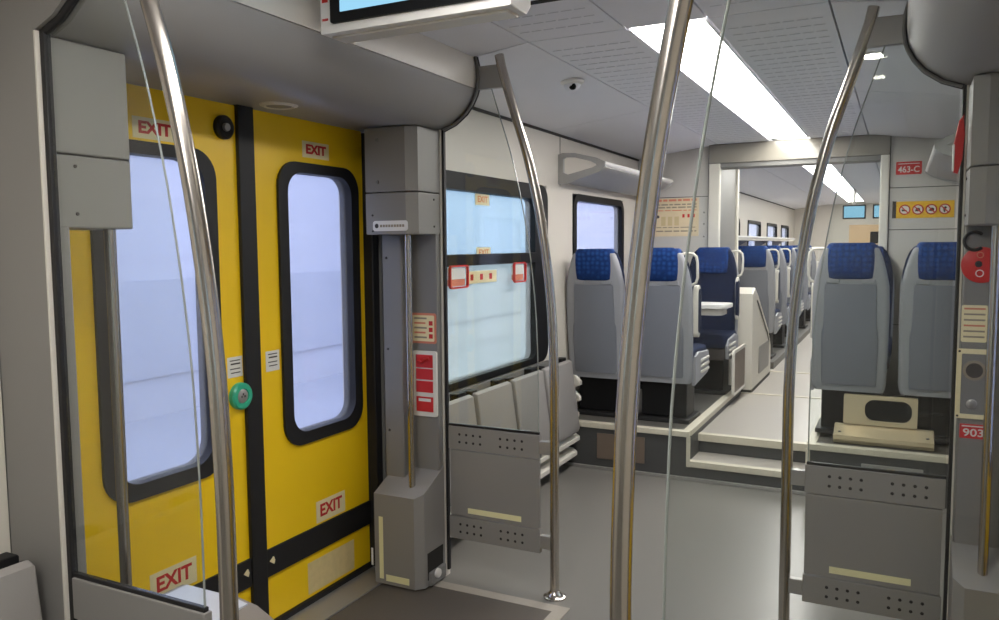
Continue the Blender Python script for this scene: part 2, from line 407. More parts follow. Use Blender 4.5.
for (xa, xb) in ((-1.40, -1.04), (-0.64, -0.29)):
    y = 3.32
    while y < 6.9:
        x = xa
        while x < xb - 0.02:
            slots.box(x, x + 0.042, y, y + 0.007, ZC - 0.0015, ZC + 0.002); x += 0.052
        y += 0.105
    for y in (2.78, 2.88, 2.98):
        x = xa
        while x < xb - 0.02:
            slots.box(x, x + 0.042, y, y + 0.006, ZC - 0.0015, ZC + 0.002); x += 0.052
slots.build('perforation', mat('perforation_shadow', (212, 212, 217), 0.8, noise=0.0), ceiling, kind='stuff')
for (xa, xb) in ((-1.44 + 0.05, -1.04), (-0.64, -0.29)):
    for y in (2.52, 2.62):
        MB().prism('z', rrect(xa, xb, y, y + 0.035, 0.015), ZC - 0.002, ZC + 0.003).build('air_slot', HOLE, ceiling)
# light strips
def strip(y0, y1, n, label):
    t = thing('ceiling_light', (CX, (y0 + y1) / 2, ZC), label, 'light', 'long ceiling light strips')
    L = (y1 - y0) / n
    for i in range(n):
        box('diffuser', LIGHT, t, -0.982, -0.698, y0 + i * L + 0.004, y0 + (i + 1) * L - 0.004, ZC + 0.006, ZC + 0.025)
    for x in (-0.994, -0.692):
        box('edge_trim', CEILM, t, x, x + 0.008, y0, y1, ZC - 0.006, ZC + 0.02)
    return t
strip(YF, YP - 0.12, 2, 'wide bright light strip in the ceiling before the portal')
strip(YP + 0.22, 18.2, 5, 'receding light strip in the saloon ceiling beyond the portal')
strip(-0.75, 1.75, 2, 'added unseen light strip in the entrance ceiling above the viewer')  # out of view, added and lengthened to brighten the doors
# downlights and camera dome
def downlight(x, y, z, label, material, r=0.055):
    t = thing('downlight', (x, y, z), label, 'light')
    MB().lathe((x, y, z), 'z', [(r + 0.012, 0.0), (r + 0.012, -0.005), (r, -0.008), (r - 0.004, -0.003)], 24).build('bezel', WHITE, t)
    MB().lathe((x, y, z), 'z', [(r - 0.005, -0.002), (r - 0.006, -0.0045)], 24).build('lens', material, t)
downlight(-0.125, 4.02, 2.395, 'small round lit downlight in the right ceiling', LIGHTD, 0.06)
downlight(-0.125, 1.75, 2.395, 'added unseen downlight in the ceiling by the right doors', LIGHTD, 0.06)  # unseen lamp, added to lift the light in the vestibule
downlight(-1.52, 1.25, 2.41, 'added unseen downlight in the ceiling by the left doors', LIGHTD, 0.06)  # also out of view, added to brighten the left door leaves
t = thing('dome_camera', (-1.535, 3.9, 2.395), 'small white dome camera on the left ceiling', 'camera')
MB().lathe((-1.535, 3.9, 2.398), 'z', [(0.062, 0.0), (0.062, -0.012), (0.05, -0.02)], 24).build('base_ring', WHITE, t)
MB().lathe((-1.535, 3.9, 2.385), 'z', [(0.045, 0.0), (0.042, -0.018), (0.030, -0.034), (0.012, -0.042)], 20).build('dome', CEILM, t)
MB().lathe((-1.52, 3.868, 2.362), 'y', [(0.016, 0.01), (0.018, -0.004), (0.010, -0.008)], 14).build('lens', BLACKG, t)

# ---------------------------------------------------------------- portal partition
for (s, nm, x0, x1, lab) in ((-1, 'wall_partition_left', WL, -1.50, 'pale grey partition left of the portal with a poster'), (1, 'wall_partition_right', -0.09, WR, 'pale grey partition right of the portal with signs')):
    zs = [PZ, 1.97, ZC] if s < 0 else [PZ, 0.9, 1.655, 1.985, ZC]
    o = MB().box(x0, x1, YP + 0.012, YP + 0.06, PZ, ZC + 0.02).build(nm, SEAM, kind='structure', label=lab)
    for a, b in zip(zs, zs[1:]):
        box('panel', mat('partition_laminate', (198, 194, 187), 0.45, noise=0.03, nscale=3), o, x0 + 0.003, x1 - 0.003, YP, YP + 0.014, a + 0.003, b - 0.003)
    if s < 0:
        for z in (1.83, 1.73, 1.62):
            MB().lathe((-1.54, YP, z), 'y', [(0.008, 0.0), (0.008, -0.003)], 10).build('screw', GREYD, o)
trim = thing('trim_1', (CX, YP, AZ), 'pale portal frame around the gangway opening', None, None, 'structure')
for (x0, x1, x2, sg) in ((-1.50, -1.40, -1.32, 1), (-0.09, -0.155, -0.20, -1)):
    box('front_post', CREAM2, trim, x0, x1, YP - 0.03, YP + 0.02, AZ, 2.25, 0.012)
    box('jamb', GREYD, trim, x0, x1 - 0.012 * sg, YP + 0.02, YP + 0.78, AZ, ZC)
    box('rear_post', CREAM2, trim, x0, x1 + 0.01 * sg, YP + 0.78, YP + 0.84, AZ, ZC, 0.012)
    box('corner_seam', SEAM, trim, x0 - 0.006 * sg, x0 + 0.002 * sg, YP - 0.004, YP + 0.01, AZ, ZC)
box('lintel', LINTEL, trim, -1.50, -0.09, YP - 0.035, YP + 0.18, 2.245, ZC - 0.002, 0.006)
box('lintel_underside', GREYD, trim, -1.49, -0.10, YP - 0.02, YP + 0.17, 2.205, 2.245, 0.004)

# ---------------------------------------------------------------- overhead door housings, one over each doorway
PROF = [(-2.30, 2.09), (-2.05, 2.080), (-1.93, 2.072), (-1.862, 2.078), (-1.80, 2.102), (-1.745, 2.142), (-1.712, 2.182), (-1.692, 2.22), (-1.686, 2.238)]
PROFT = [(-1.686, 2.238), (-1.680, 2.285), (-1.683, 2.34), (-1.70, ZC + 0.0)]
for s in (-1, 1):
    side = 'left' if s < 0 else 'right'
    t = thing('overhead_housing', (MX(-1.95, s), (YN + YF) / 2, 2.08), 'curved grey housing over the %s doors' % ('yellow left' if s < 0 else 'right-hand'), 'housing')
    def mp(ps): return [(MX(x, s), z) for x, z in ps]
    up = [(x, z + 0.02) for x, z in PROF[::-1]]
    MB().prism('y', mp(PROF + [(-1.706, 2.238), (-1.725, 2.21)] + [(x - 0.012, z + 0.02) for x, z in PROF[::-1][2:]]), YN + 0.02, YF - 0.02).build('curved_cover', HOUSE, t, ang=50)
    MB().prism('y', mp([(-1.686, 2.241), (-1.680, 2.285), (-1.683, 2.34), (-1.70, ZC), (-1.72, ZC), (-1.705, 2.241)]), YN + 0.02, YF - 0.02).build('upper_fascia', HOUSEW, t, ang=50)
    cap = PROF + PROFT[1:] + [(-2.30, ZC)]
    for (a, b) in ((YN - 0.0192, YN + 0.0192), (YF - 0.0192, YF + 0.0192)):
        MB().prism('y', mp(cap), a, b).build('end_cap', GREY, t, ang=50)
        MB().tube([(MX(x + 0.004, s), (a + b) / 2, z - 0.004) for x, z in PROF[3:] + PROFT[1:]], 0.011, 8).build('edge_gasket', BLACK, t)
        MB().tube([(MX(x + 0.010, s), (a + b) / 2 + (0.016 if a < 2 else -0.016), z - 0.006) for x, z in PROF[3:] + PROFT[1:]], 0.006, 6).build('edge_trim', GREYD, t)
    x, y = MX(-2.075, s), 2.31
    MB().lathe((x, y, 2.082), 'z', [(0.07, 0.0), (0.07, -0.006), (0.055, -0.012), (0.05, -0.006)], 24).build('lamp_bezel', CREAM2, t)
    MB().lathe((x, y, 2.080), 'z', [(0.049, 0.0), (0.047, -0.006)], 20).build('lamp_lens', GREYD, t)

# ---------------------------------------------------------------- yellow doors
def door(name, s, y0, y1, wy0, wy1, label, far):
    t = thing(name, (MX(DX, s), (y0 + y1) / 2, 0.0), label, None, None, 'structure')
    X = lambda d: MX(DX + d, s)
    fc = '+x' if s < 0 else '-x'
    wo = rrect(wy0, wy1, 0.715, 1.905, 0.105, 7); wi = rrect(wy0 + 0.055, wy1 - 0.055, 0.768, 1.862, 0.085, 7)
    MB().frame('x', rrect(y0, y1, 0.03, 2.085, 0.004, 7), wo, X(-0.05), X(0)).build('leaf', YELLOW, t)
    MB().frame('x', wo, wi, X(-0.055), X(0.012)).build('window_seal', BLACK, t, ang=30)
    MB().prism('x', rrect(wy0 + 0.05, wy1 - 0.05, 0.762, 1.868, 0.085, 7), X(-0.03), X(-0.022)).build('pane', GLASSD, t)
    box('kick_band', BLACK, t, X(0), X(0.010), y0 + 0.0, y1, 0.222, 0.335, 0.002)
    box('bottom_seal', BLACK, t, X(-0.04), X(0.008), y0, y1, 0.008, 0.032)
    def sticker(nm, ya, yb, za, zb, m, dd=0.0012): return box(nm, m, t, X(0), X(dd), ya, yb, za, zb)
    for (ya, yb, za, zb) in (((2.638, 2.81, 1.93, 1.998), (2.665, 2.865, 0.342, 0.438)) if far else ((1.81, 1.985, 1.915, 1.985), (1.80, 2.00, 0.345, 0.44))):
        st = sticker('exit_sticker', ya, yb, za, zb, STICK)
        text('EXIT', (zb - za) * 0.78, (X(0.0016), (ya + yb) / 2, (za + zb) / 2), fc, RED, st, width=(yb - ya) * 0.76, bold=0.0022)
    if far:
        st = sticker('notice_sticker', 2.385, 2.462, 1.055, 1.137, STICKW)
        sticker('worn_patch', 2.60, 2.925, 0.045, 0.185, SCUFF, 0.0006)
    else:
        st = sticker('notice_sticker', 2.182, 2.258, 1.060, 1.138, STICKW)
    c = (2.4235 if far else 2.22)
    for q, zz in enumerate((1.122, 1.108, 1.090, 1.075)):
        box('print_line', PRINT, st, X(0.0012), X(0.0016), c - 0.026 + 0.004 * (q % 2), c + 0.026, zz, zz + (0.004 if q != 1 else 0.006))
    if not far:
        b = MB().lathe((X(0), 2.236, 0.985), 'x', [(0.052, 0), (0.052, -0.018 * s), (0.046, -0.024 * s), (0.030, -0.024 * s), (0.028, -0.018 * s)], 28).build('door_button', GREEN, t)
        MB().lathe((X(0.012), 2.236, 0.985), 'x', [(0.027, 0), (0.027, -0.008 * s), (0.022, -0.011 * s)], 20).build('button_cap', SATIN, b)
        for (dy, dz) in ((-0.008, 0.0), (0.008, 0.0), (0, 0.009)):
            box('button_mark', PRINT, b, X(0.023), X(0.0236), 2.236 + dy - 0.003, 2.236 + dy + 0.003, 0.980 + dz, 0.988 + dz)
        b = MB().lathe((X(0), 2.198, 1.995), 'x', [(0.044, 0), (0.044, -0.016 * s), (0.036, -0.022 * s), (0.024, -0.016 * s)], 24).build('door_bumper', BLACK, t)
        MB().lathe((X(0.014), 2.200, 1.995), 'x', [(0.016, 0), (0.014, -0.012 * s)], 16).build('bumper_core', SATIN, b)
    e = y0 if far else y1
    sgn = 1 if far else -1
    box('edge_seal', BLACK, t, X(-0.05), X(0.016), e - 0.046 * sgn, e, 0.03, 2.09, 0.004)
    yy = e + 0.03 * sgn
    MB().prism('x', [(yy - 0.014, 0.285), (yy + 0.006, 0.270), (yy + 0.012, 0.285), (yy + 0.006, 0.300)], X(0.01), X(0.016)).build('guide_marker', STICK, t)
    return t
for s, a, b in ((-1, 'door_1', 'door_2'), (1, 'door_3', 'door_4')):
    sd = 'left' if s < 0 else 'right'
    door(a, s, 1.50, 2.262, 1.64, 2.15, 'yellow %s sliding door leaf with the green button' % sd, False)
    door(b, s, 2.345, 3.05, 2.475, 3.005, 'yellow %s sliding door leaf beside the far pillar' % sd, True)
    p = thing('trim_%d' % (2 if s < 0 else 3), (MX(DX, s), 2.28, 0), 'black rubber edges of the %s doorway' % sd, None, None, 'structure')
    box('jamb_seal', BLACK, p, MX(-2.30, s), MX(-2.20, s), 3.055, 3.105, 0.0, 2.08, 0.008)
    box('jamb_seal', BLACK, p, MX(-2.30, s), MX(-2.20, s), 1.455, 1.495, 0.0, 2.08, 0.008)
    box('jamb_panel', GREYD, p, MX(-2.32, s), MX(-2.19, s), 3.105, 3.12, 0.0, 2.08)
    box('jamb_panel', GREYD, p, MX(-2.32, s), MX(-2.19, s), 1.28, 1.455, 0.0, 2.08)

# ---------------------------------------------------------------- draught screens, poles and door pillars
def bend(z):
    K = [(0, 0), (1.0, 0), (1.27, 0.010), (1.45, 0.028), (1.6, 0.050), (1.72, 0.070), (1.95, 0.124), (2.1, 0.175), (2.25, 0.222), (2.38, 0.262)]
    for (a, p), (b, q) in zip(K, K[1:]):
        if a <= z <= b: return p + (q - p) * (z - a) / (b - a)
    return K[-1][1]
def smooth_bend(z): return (bend(max(0, z - 0.06)) + bend(z) + bend(min(2.38, z + 0.06))) / 3
def screen(s, y, label, pole_label, dx=0.0, bk=1.0, pr=0.0205):
    X = lambda x: MX(x, s) + dx
    t = thing('glass_screen', (MX(-1.85, s), y, 0), label, 'screen', 'glass draught screens beside the doors')
    # wall-side post panel
    MB().box(MX(WL - 0.02 if y > 2 else -2.076, s), MX(-1.872, s), y - 0.02, y + 0.02, 0, 2.083).build('post_panel', GREY, t)
    box('post_edge', CREAM2, t, MX(-1.8715, s), MX(-1.866, s), y - 0.0205, y + 0.0205, 0.0, 2.075)
    box('gasket', BLACK, t, MX(-1.866, s), MX(-1.849 if y < 2 else -1.854, s), y - 0.010, y + 0.010, 0.03, 2.08, 0.003)
    box('gasket', BLACK, t, X(-1.85), X(-1.39), y - 0.007, y + 0.007, 0.722, 0.733, 0.002)
    zs = [0.734 + (2.24 - 0.734) * i / 22 for i in range(23)]
    edge = [(X(-1.395 - bk * smooth_bend(z)), z) for z in zs]
    prof = [(MX(-1.70, s), 2.235), (MX(-1.715, s), 2.18), (MX(-1.755, s), 2.135), (MX(-1.81, s), 2.097), (MX(-1.846, s), 2.075)]
    MB().prism('y', [(MX(-1.846, s), 0.734)] + edge + prof, y - 0.004, y + 0.004).build('glass_pane', GLASS, t)
    e = MB()
    e.tube([(px, y, z) for px, z in edge], 0.0026, 6).build('glass_edge', GEDGE, t)
    # lower infill: perforated rails and solid panel
    for (z0, z1) in ((0.615, 0.722), (0.19, 0.297)):
        r = box('perforated_rail', GREY, t, X(-1.848), X(-1.385), y - 0.012, y + 0.012, z0, z1, 0.003)
        if y < 2: continue
        hm = MB()
        for cx in (-1.735, -1.525):
            for i in range(4):
                for j in range(2):
                    hm.lathe((X(cx + (i - 1.5) * 0.036), y - 0.0115, (z0 + z1) / 2 + (j - 0.5) * 0.036), 'y', [(0.0062, 0.0), (0.0062, -0.0012)], 8)
        hm.build('rail_holes', HOLE, r, kind='stuff')
    for (z0, z1) in ((0.615, 0.722), (0.19, 0.297)):
        box('pole_clamp', SATIN, t, X(-1.387), X(-1.335), y - 0.014, y + 0.014, (z0 + z1) / 2 - 0.03, (z0 + z1) / 2 + 0.03, 0.004)
    box('infill_panel', GREY, t, X(-1.842), X(-1.389), y - 0.008, y + 0.008, 0.301, 0.611, 0.002)
    box('glow_strip', GLOW, t, X(-1.75), X(-1.478), y - 0.0095, y - 0.008, 0.318, 0.343)
    # grab pole
    p = thing('grab_pole', (X(-1.32), y, 0), pole_label, 'pole', 'curved steel grab poles')
    pts = []
    for i in range(48):
        z = 0.012 + (2.375 - 0.012) * i / 47
        pts.append((X(-1.32 - bk * smooth_bend(z)), y, z))
    MB().tube(pts, pr, 20).build('pole', STEEL, p, ang=60)
    MB().lathe((X(-1.32), y, 0), 'z', [(0.05, 0.0), (0.05, 0.006), (0.034, 0.012), (0.024, 0.03)], 24).build('base_flange', STEEL, p)
    zb = 2.285
    box('top_bracket', SATIN, p, MX(-1.675, s), X(-1.32 - bk * smooth_bend(zb) + 0.004), y - 0.012, y + 0.012, 2.235, 2.335, 0.003)
screen(-1, YN, 'glass screen nearest the viewer in front of the yellow door', 'curved steel pole in front of the left yellow door leaf')
screen(-1, YF, 'glass screen beyond the yellow doors in front of the split window', 'slim curved pole beside the folding seats', 0.0)
screen(1, YN, 'large glass screen on the right nearest the viewer', 'thick curved pole in the middle of the view', -0.048, 0.78, 0.0185)
screen(1, YF, 'glass screen in front of the right-hand seats', 'curved pole in front of the portal opening', 0.0)

def pillar(s, y, d, label):
    """column between a screen and its door: upper box, grab rail, lower box; d = +1 faces the viewer side (-y)"""
    t = thing('door_pillar', (MX(-2.0, s), y, 0), label, 'pillar', 'grey door pillars')
    X = lambda x: MX(x, s)
    yb = y - 0.022 * d                     # pillar panel face
    yf = y - (0.235 if d > 0 else 0.268) * d                     # box front
    o = 0.0
    # upper box in two pieces with chamfered aisle edge
    def plan(x0, xc, x1): return [(X(x0), yb), (X(x0), yf), (X(xc), yf), (X(x1), yf + 0.035 * d), (X(x1), yb)]
    for (z0, z1, nm) in ((1.605, 1.787, 'lower_cover'), (1.791, 2.071, 'upper_cover')):
        MB().prism('z', plan(-2.125, -1.915, -1.872), z0, z1, 0.004).build(nm, GREY, t)
    for (x, z) in ((-2.06, 2.018), (-2.06, 1.835)):
        MB().lathe((X(x), yf, z), 'y', [(0.009, 0.0), (0.007, -0.005 * d)], 12).build('screw', GREYD, t)
    for (x, z) in ((-2.09, 1.69), (-2.09, 1.62)):
        MB().lathe((X(x), yf, z), 'y', [(0.005, 0.0), (0.004, -0.003 * d)], 10).build('screw', PRINT, t)
    for z in (1.76, 1.64):
        MB().lathe((X(-1.872), yb - 0.05 * d, z), 'x', [(0.005, 0.0), (0.004, -0.003 * s)], 10).build('screw', PRINT, t)
    # back column between the boxes
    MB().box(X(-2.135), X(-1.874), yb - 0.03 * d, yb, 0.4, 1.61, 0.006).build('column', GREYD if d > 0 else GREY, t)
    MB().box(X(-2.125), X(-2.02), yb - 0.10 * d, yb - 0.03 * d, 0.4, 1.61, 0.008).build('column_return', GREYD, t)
    for z in (1.50, 1.08, 0.70):
        MB().lathe((X(-2.10), yb - 0.10 * d, z), 'y', [(0.006, 0.0), (0.005, -0.003 * d)], 10).build('screw', PRINT, t)
    # grab rail
    rx, ry = (-1.955, y - 0.16) if d > 0 else (-1.935, y + 0.21)
    MB().tube([(X(rx), ry, 0.40), (X(rx), ry, 1.0), (X(rx), ry, 1.61)], 0.0155, 16).build('grab_rail', STEEL, t, ang=60)
    # lower box with sloping top
    f0, f1 = yf + 0.0 * d, yb
    def ring(z0f, z0b):
        ps = plan(-2.115, -1.90, -1.868)
        zz = [z0b, z0f, z0f, z0f + 0.016 * (1 if z0b > z0f else 0), z0b]
        return [(p[0], p[1], z) for p, z in zip(ps, zz)]
    MB().loft([ring(0.012, 0.012), ring(0.43, 0.53)]).build('lower_cover', GREY, t)
    box('glow_strip', GLOW, t, X(-2.09), X(-2.068), yf - 0.0015 * d, yf, 0.035, 0.325)
    box('glow_strip', GLOW, t, X(-2.055), X(-1.93), yf - 0.0015 * d, yf, 0.028, 0.058)
    box('small_plate', WHITE, t, X(-2.135), X(-2.125), yf - 0.0015 * d, yf, 0.09, 0.17)
    rec = box('floor_lamp_recess', HOLE, t, X(-1.868), X(-1.866), yb - 0.155 * d, yb - 0.02 * d, 0.04, 0.165)
    MB().box(X(-1.9), X(-1.852), yb - 0.15 * d, yb - 0.015 * d, 0.012, 0.075, 0.006).build('floor_lamp_mount', GREYD, t)
    MB().lathe((X(-1.852), yb - 0.10 * d, 0.06), 'x', [(0.022, 0.0), (0.020, -0.012 * s), (0.012, -0.017 * s)], 16).build('floor_lamp', WHITE, t)
    if s < 0 and d > 0:
        lb = MB().prism('y', rrect(X(-2.088), X(-1.905), 1.620, 1.665, 0.012), yf - 0.0015, yf).build('name_label', WHITE, t)
        MB().lathe((X(-2.068), yf - 0.0015, 1.643), 'y', [(0.010, 0.0), (0.010, -0.0006)], 14).build('label_dot', PRINT, lb)
        for q in range(9):
            box('label_print', PRINTG, lb, X(-2.05) + q * 0.0145, X(-2.05) + q * 0.0145 + 0.011, yf - 0.0021, yf - 0.0015, 1.637, 1.648)
    return t
pillar(-1, YF, 1, 'grey pillar with steel rail right of the yellow doors')
pillar(-1, YN, -1, 'grey pillar with steel rail seen through the nearest left glass')
pillar(1, YF, 1, 'grey pillar with red signs at the right edge of the view')
pillar(1, YN, -1, 'grey pillar beside the right doors nearest the viewer')

# signs on the two far pillars
yc = YF - 0.0525
sg = MB().prism('y', rrect(-2.015, -1.880, 1.106, 1.246, 0.01), yc - 0.002, yc).build('instruction_sign', PINK, None)
tag(sg, 'small pink-edged instruction sticker above the red sign on the left pillar', 'sign')
MB().prism('y', rrect(-2.005, -1.890, 1.116, 1.236, 0.006), yc - 0.003, yc - 0.002).build('sign_face', STICK, sg)
for q in range(5): box('print_line', PINK if q % 2 else PRINTG, sg, -1.997, -1.93 - 0.006 * (q % 2), yc - 0.0036, yc - 0.003, 1.218 - q * 0.022, 1.226 - q * 0.022)
for q in range(3): box('pictogram', RED, sg, -1.918, -1.898, yc - 0.0036, yc - 0.003, 1.190 - q * 0.03, 1.210 - q * 0.03)
sg = MB().prism('y', rrect(-2.003, -1.876, 0.768, 1.072, 0.01), yc - 0.012, yc).build('emergency_unit', STICKW, None)
tag(sg, 'cream-framed red emergency unit on the left door pillar', 'emergency unit')
for (z0, z1) in ((0.995, 1.055), (0.94, 0.99), (0.88, 0.933), (0.79, 0.86)):
    box('red_field', REDP, sg, -1.985, -1.894, yc - 0.015, yc - 0.012, z0, z1, 0.001)
MB().tube([(-1.97, yc - 0.022, 1.03), (-1.945, yc - 0.03, 1.02), (-1.93, yc - 0.03, 1.035), (-1.91, yc - 0.022, 1.04)], 0.006, 8).build('pull_handle', RED, sg)
box('label_strip', STICKW, sg, -1.972, -1.906, yc - 0.0156, yc - 0.015, 0.838, 0.852)
box('label_strip', STICKW, sg, -1.985, -1.894, yc - 0.0156, yc - 0.0148, 0.866, 0.874)

sg = MB(); R0 = 0.030
sg.tube([(0.222 + R0 * math.cos(a), yc - 0.008, 1.555 + R0 * math.sin(a)) for a in [math.radians(45 + 270 * i / 24) for i in range(25)]], 0.0055, 8)
sg = sg.build('letter_plate', BLACK, None); tag(sg, 'black letter C on the right pillar above the red disc', 'letter')
sg = MB().lathe((0.245, yc, 1.475), 'y', [(0.060, 0.0), (0.060, -0.004), (0.056, -0.006)], 32).build('red_disc_sign', REDP, None)
tag(sg, 'round red sign with white marks on the right pillar', 'sign')
MB().lathe((0.236, yc - 0.006, 1.478), 'y', [(0.011, 0.0), (0.011, -0.0012)], 14).build('symbol', BLACK, sg)
MB().torus((0.240, yc - 0.0065, 1.447), 'y', 0.011, 0.0018).build('symbol_ring', WHITE, sg)
MB().torus((0.240, yc - 0.0065, 1.508), 'y', 0.009, 0.0018).build('symbol_ring', PINK, sg)
sg = MB().prism('y', rrect(0.193, 0.268, 1.215, 1.34, 0.006), yc - 0.002, yc).build('notice_sticker', STICK, None)
tag(sg, 'cream notice sticker below the red disc on the right pillar', 'sign')
for q in range(6): box('print_line', PINK if q in (0, 3) else PRINTG, sg, 0.200, 0.262, yc - 0.0026, yc - 0.002, 1.325 - q * 0.019, 1.331 - q * 0.019)
sg = thing('intercom_panel', (0.232, yc, 0.96), 'cream-edged intercom panel with round speaker on the right pillar', 'intercom')
MB().frame('y', rrect(0.184, 0.285, 0.955, 1.192, 0.006), rrect(0.198, 0.272, 0.970, 1.176, 0.004), yc - 0.010, yc).build('panel_frame', STICK, sg)
MB().prism('y', rrect(0.197, 0.273, 0.969, 1.177, 0.004), yc - 0.006, yc).build('panel_face', GREYD, sg)
MB().lathe((0.236, yc - 0.006, 1.120), 'y', [(0.034, 0.0), (0.034, -0.003), (0.026, -0.004)], 24).build('speaker', PRINTG, sg)
MB().lathe((0.236, yc - 0.010, 1.120), 'y', [(0.025, 0.0), (0.025, -0.001)], 24).build('speaker_grille', PRINT, sg)
MB().lathe((0.232, yc - 0.006, 1.005), 'y', [(0.017, 0.0), (0.016, -0.006), (0.012, -0.008)], 18).build('call_button', SATIN, sg)
for (x, z) in ((0.191, 1.184), (0.191, 0.963), (0.278, 0.963), (0.278, 1.184)):
    MB().lathe((x, yc - 0.010, z), 'y', [(0.004, 0.0), (0.003, -0.002)], 8).build('screw', PRINT, sg)
sg = MB().prism('y', rrect(0.200, 0.282, 0.886, 0.935, 0.003), yc - 0.002, yc).build('number_sign', REDP, None)
tag(sg, 'small red sign with white number below the intercom', 'sign')
text('903', 0.036, (0.241, yc - 0.0024, 0.905), '-y', STICKW, sg, width=0.06, bold=0.0006)
box('print_line', STICKW, sg, 0.206, 0.276, yc - 0.0026, yc - 0.002, 0.926, 0.930)
# thin red leaf-shaped plate on the edge of the right pillar
sg = MB().prism('y', [(0.150, 1.78), (0.162, 1.775), (0.174, 1.82), (0.178, 1.90), (0.174, 1.965), (0.160, 1.945), (0.148, 1.87)], 3.02, 3.045, 0.003).build('red_plate', REDP, None)
tag(sg, 'red leaf-shaped plate on the edge of the right pillar box', 'marker')
box('plate_edge', WHITE, sg, 0.146, 0.151, 3.018, 3.047, 1.785, 1.87, 0.001)

# signs on the partitions
sg = MB().prism('y', rrect(-0.045, 0.135, 2.085, 2.185, 0.006), YP - 0.003, YP).build('coach_number_sign', REDP, None)
tag(sg, 'red coach number sign on the partition right of the portal', 'sign')
text('463-C', 0.066, (0.045, YP - 0.0034, 2.122), '-y', STICKW, sg, width=0.15, bold=0.001)
box('print_line', STICKW, sg, -0.03, 0.12, YP - 0.0036, YP - 0.003, 2.166, 2.171)
sg = MB().prism('y', rrect(-0.040, 0.365, 1.745, 1.875, 0.004), YP - 0.003, YP).build('prohibition_sign', YSIGN, None)
tag(sg, 'yellow sign with four prohibition pictograms right of the portal', 'sign')
box('dark_end', PRINT, sg, -0.062, -0.035, YP - 0.004, YP - 0.001, 1.745, 1.878)
for q in range(4):
    c = (0.025 + q * 0.092, YP - 0.0035, 1.810)
    MB().lathe(c, 'y', [(0.036, 0.0), (0.036, -0.0008)], 24).build('pictogram_disc', STICKW, sg)
    MB().torus((c[0], c[1] - 0.001, c[2]), 'y', 0.036, 0.0045, 24, 6).build('pictogram_ring', RED, sg)
    MB().prism('y', [(c[0] - 0.028, c[2] + 0.022), (c[0] - 0.022, c[2] + 0.028), (c[0] + 0.028, c[2] - 0.022), (c[0] + 0.022, c[2] - 0.028)], YP - 0.0058, YP - 0.0048).build('pictogram_bar', RED, sg)
    shp = [[(-.02, -.012), (.016, -.012), (.016, -.004), (-.004, 0.0), (-.02, .006)], [(-.02, -.014), (.018, -.014), (.012, .012), (-.012, .012)], [(-.02, -.01), (.02, -.016), (.02, .006), (.004, .014), (-.008, .002)], [(-.006, -.024), (.004, -.024), (.006, .0), (.018, .012), (.004, .02), (-.014, .01)]][q]
    MB().prism('y', [(c[0] + a, c[2] + b) for a, b in shp], YP - 0.0048, YP - 0.0042).build('pictogram_figure', PRINT, sg)
sg = MB().prism('y', rrect(-1.985, -1.585, 1.625, 1.962, 0.006), YP - 0.004, YP).build('information_poster', POSTER, None)
tag(sg, 'cream information poster with printed lines left of the portal', 'poster')
for (z, h, m_) in ((1.935, 0.018, PINK), (1.90, 0.012, PRINTG), (1.875, 0.012, PRINTG), (1.85, 0.008, PINK), (1.70, 0.008, PRINTG), (1.665, 0.012, PRINTG)):
    x = -1.965
    while x < -1.62:
        wd = random.uniform(0.03, 0.09); box('print_line', m_, sg, x, min(x + wd, -1.605), YP - 0.0048, YP - 0.004, z, z + h); x += wd + 0.012
for q in range(3): box('pictogram', RED, sg, -1.73 + q * 0.045, -1.71 + q * 0.045, YP - 0.0048, YP - 0.004, 1.79, 1.82)
MB().lathe((-1.95, YP - 0.004, 1.80), 'y', [(0.014, 0.0), (0.014, -0.001)], 14).build('pictogram', PRINT, sg)
for q in range(3):
    box('diagram', mat('poster_tint', (206, 186, 140), 0.6, noise=0.1), sg, -1.92 + q * 0.06, -1.88 + q * 0.06, YP - 0.0046, YP - 0.004, 1.72, 1.80)

# ---------------------------------------------------------------- monitor under the ceiling
t = thing('ceiling_monitor', (-1.30, 2.05, 2.20), 'white-cased ceiling monitor with a bright blue screen', 'monitor')
MB().prism('x', [(2.0, 2.206), (2.0, ZC), (2.14, ZC), (2.14, 2.235), (2.11, 2.206)], -1.622, -0.968, 0.006).build('casing', WHITE, t)
MB().frame('y', rrect(-1.575, -1.0, 2.232, ZC - 0.006, 0.008), rrect(-1.540, -1.035, 2.262, ZC - 0.02, 0.004), 1.990, 2.0).build('screen_bezel', BLACKG, t)
MB().prism('y', rrect(-1.541, -1.034, 2.261, ZC - 0.019, 0.004), 1.993, 2.0).build('screen', SCREEN, t)
MB().box(-1.60, -0.99, 2.03, 2.10, 2.198, 2.207, 0.003).build('lower_lip', CREAM2, t)
for (z0, z1) in ((2.245, 2.252), (2.300, 2.330)):
    box('red_mark', RED, t, -1.604 - 0.008, -1.590, 1.999, 2.0005, z0, z1)

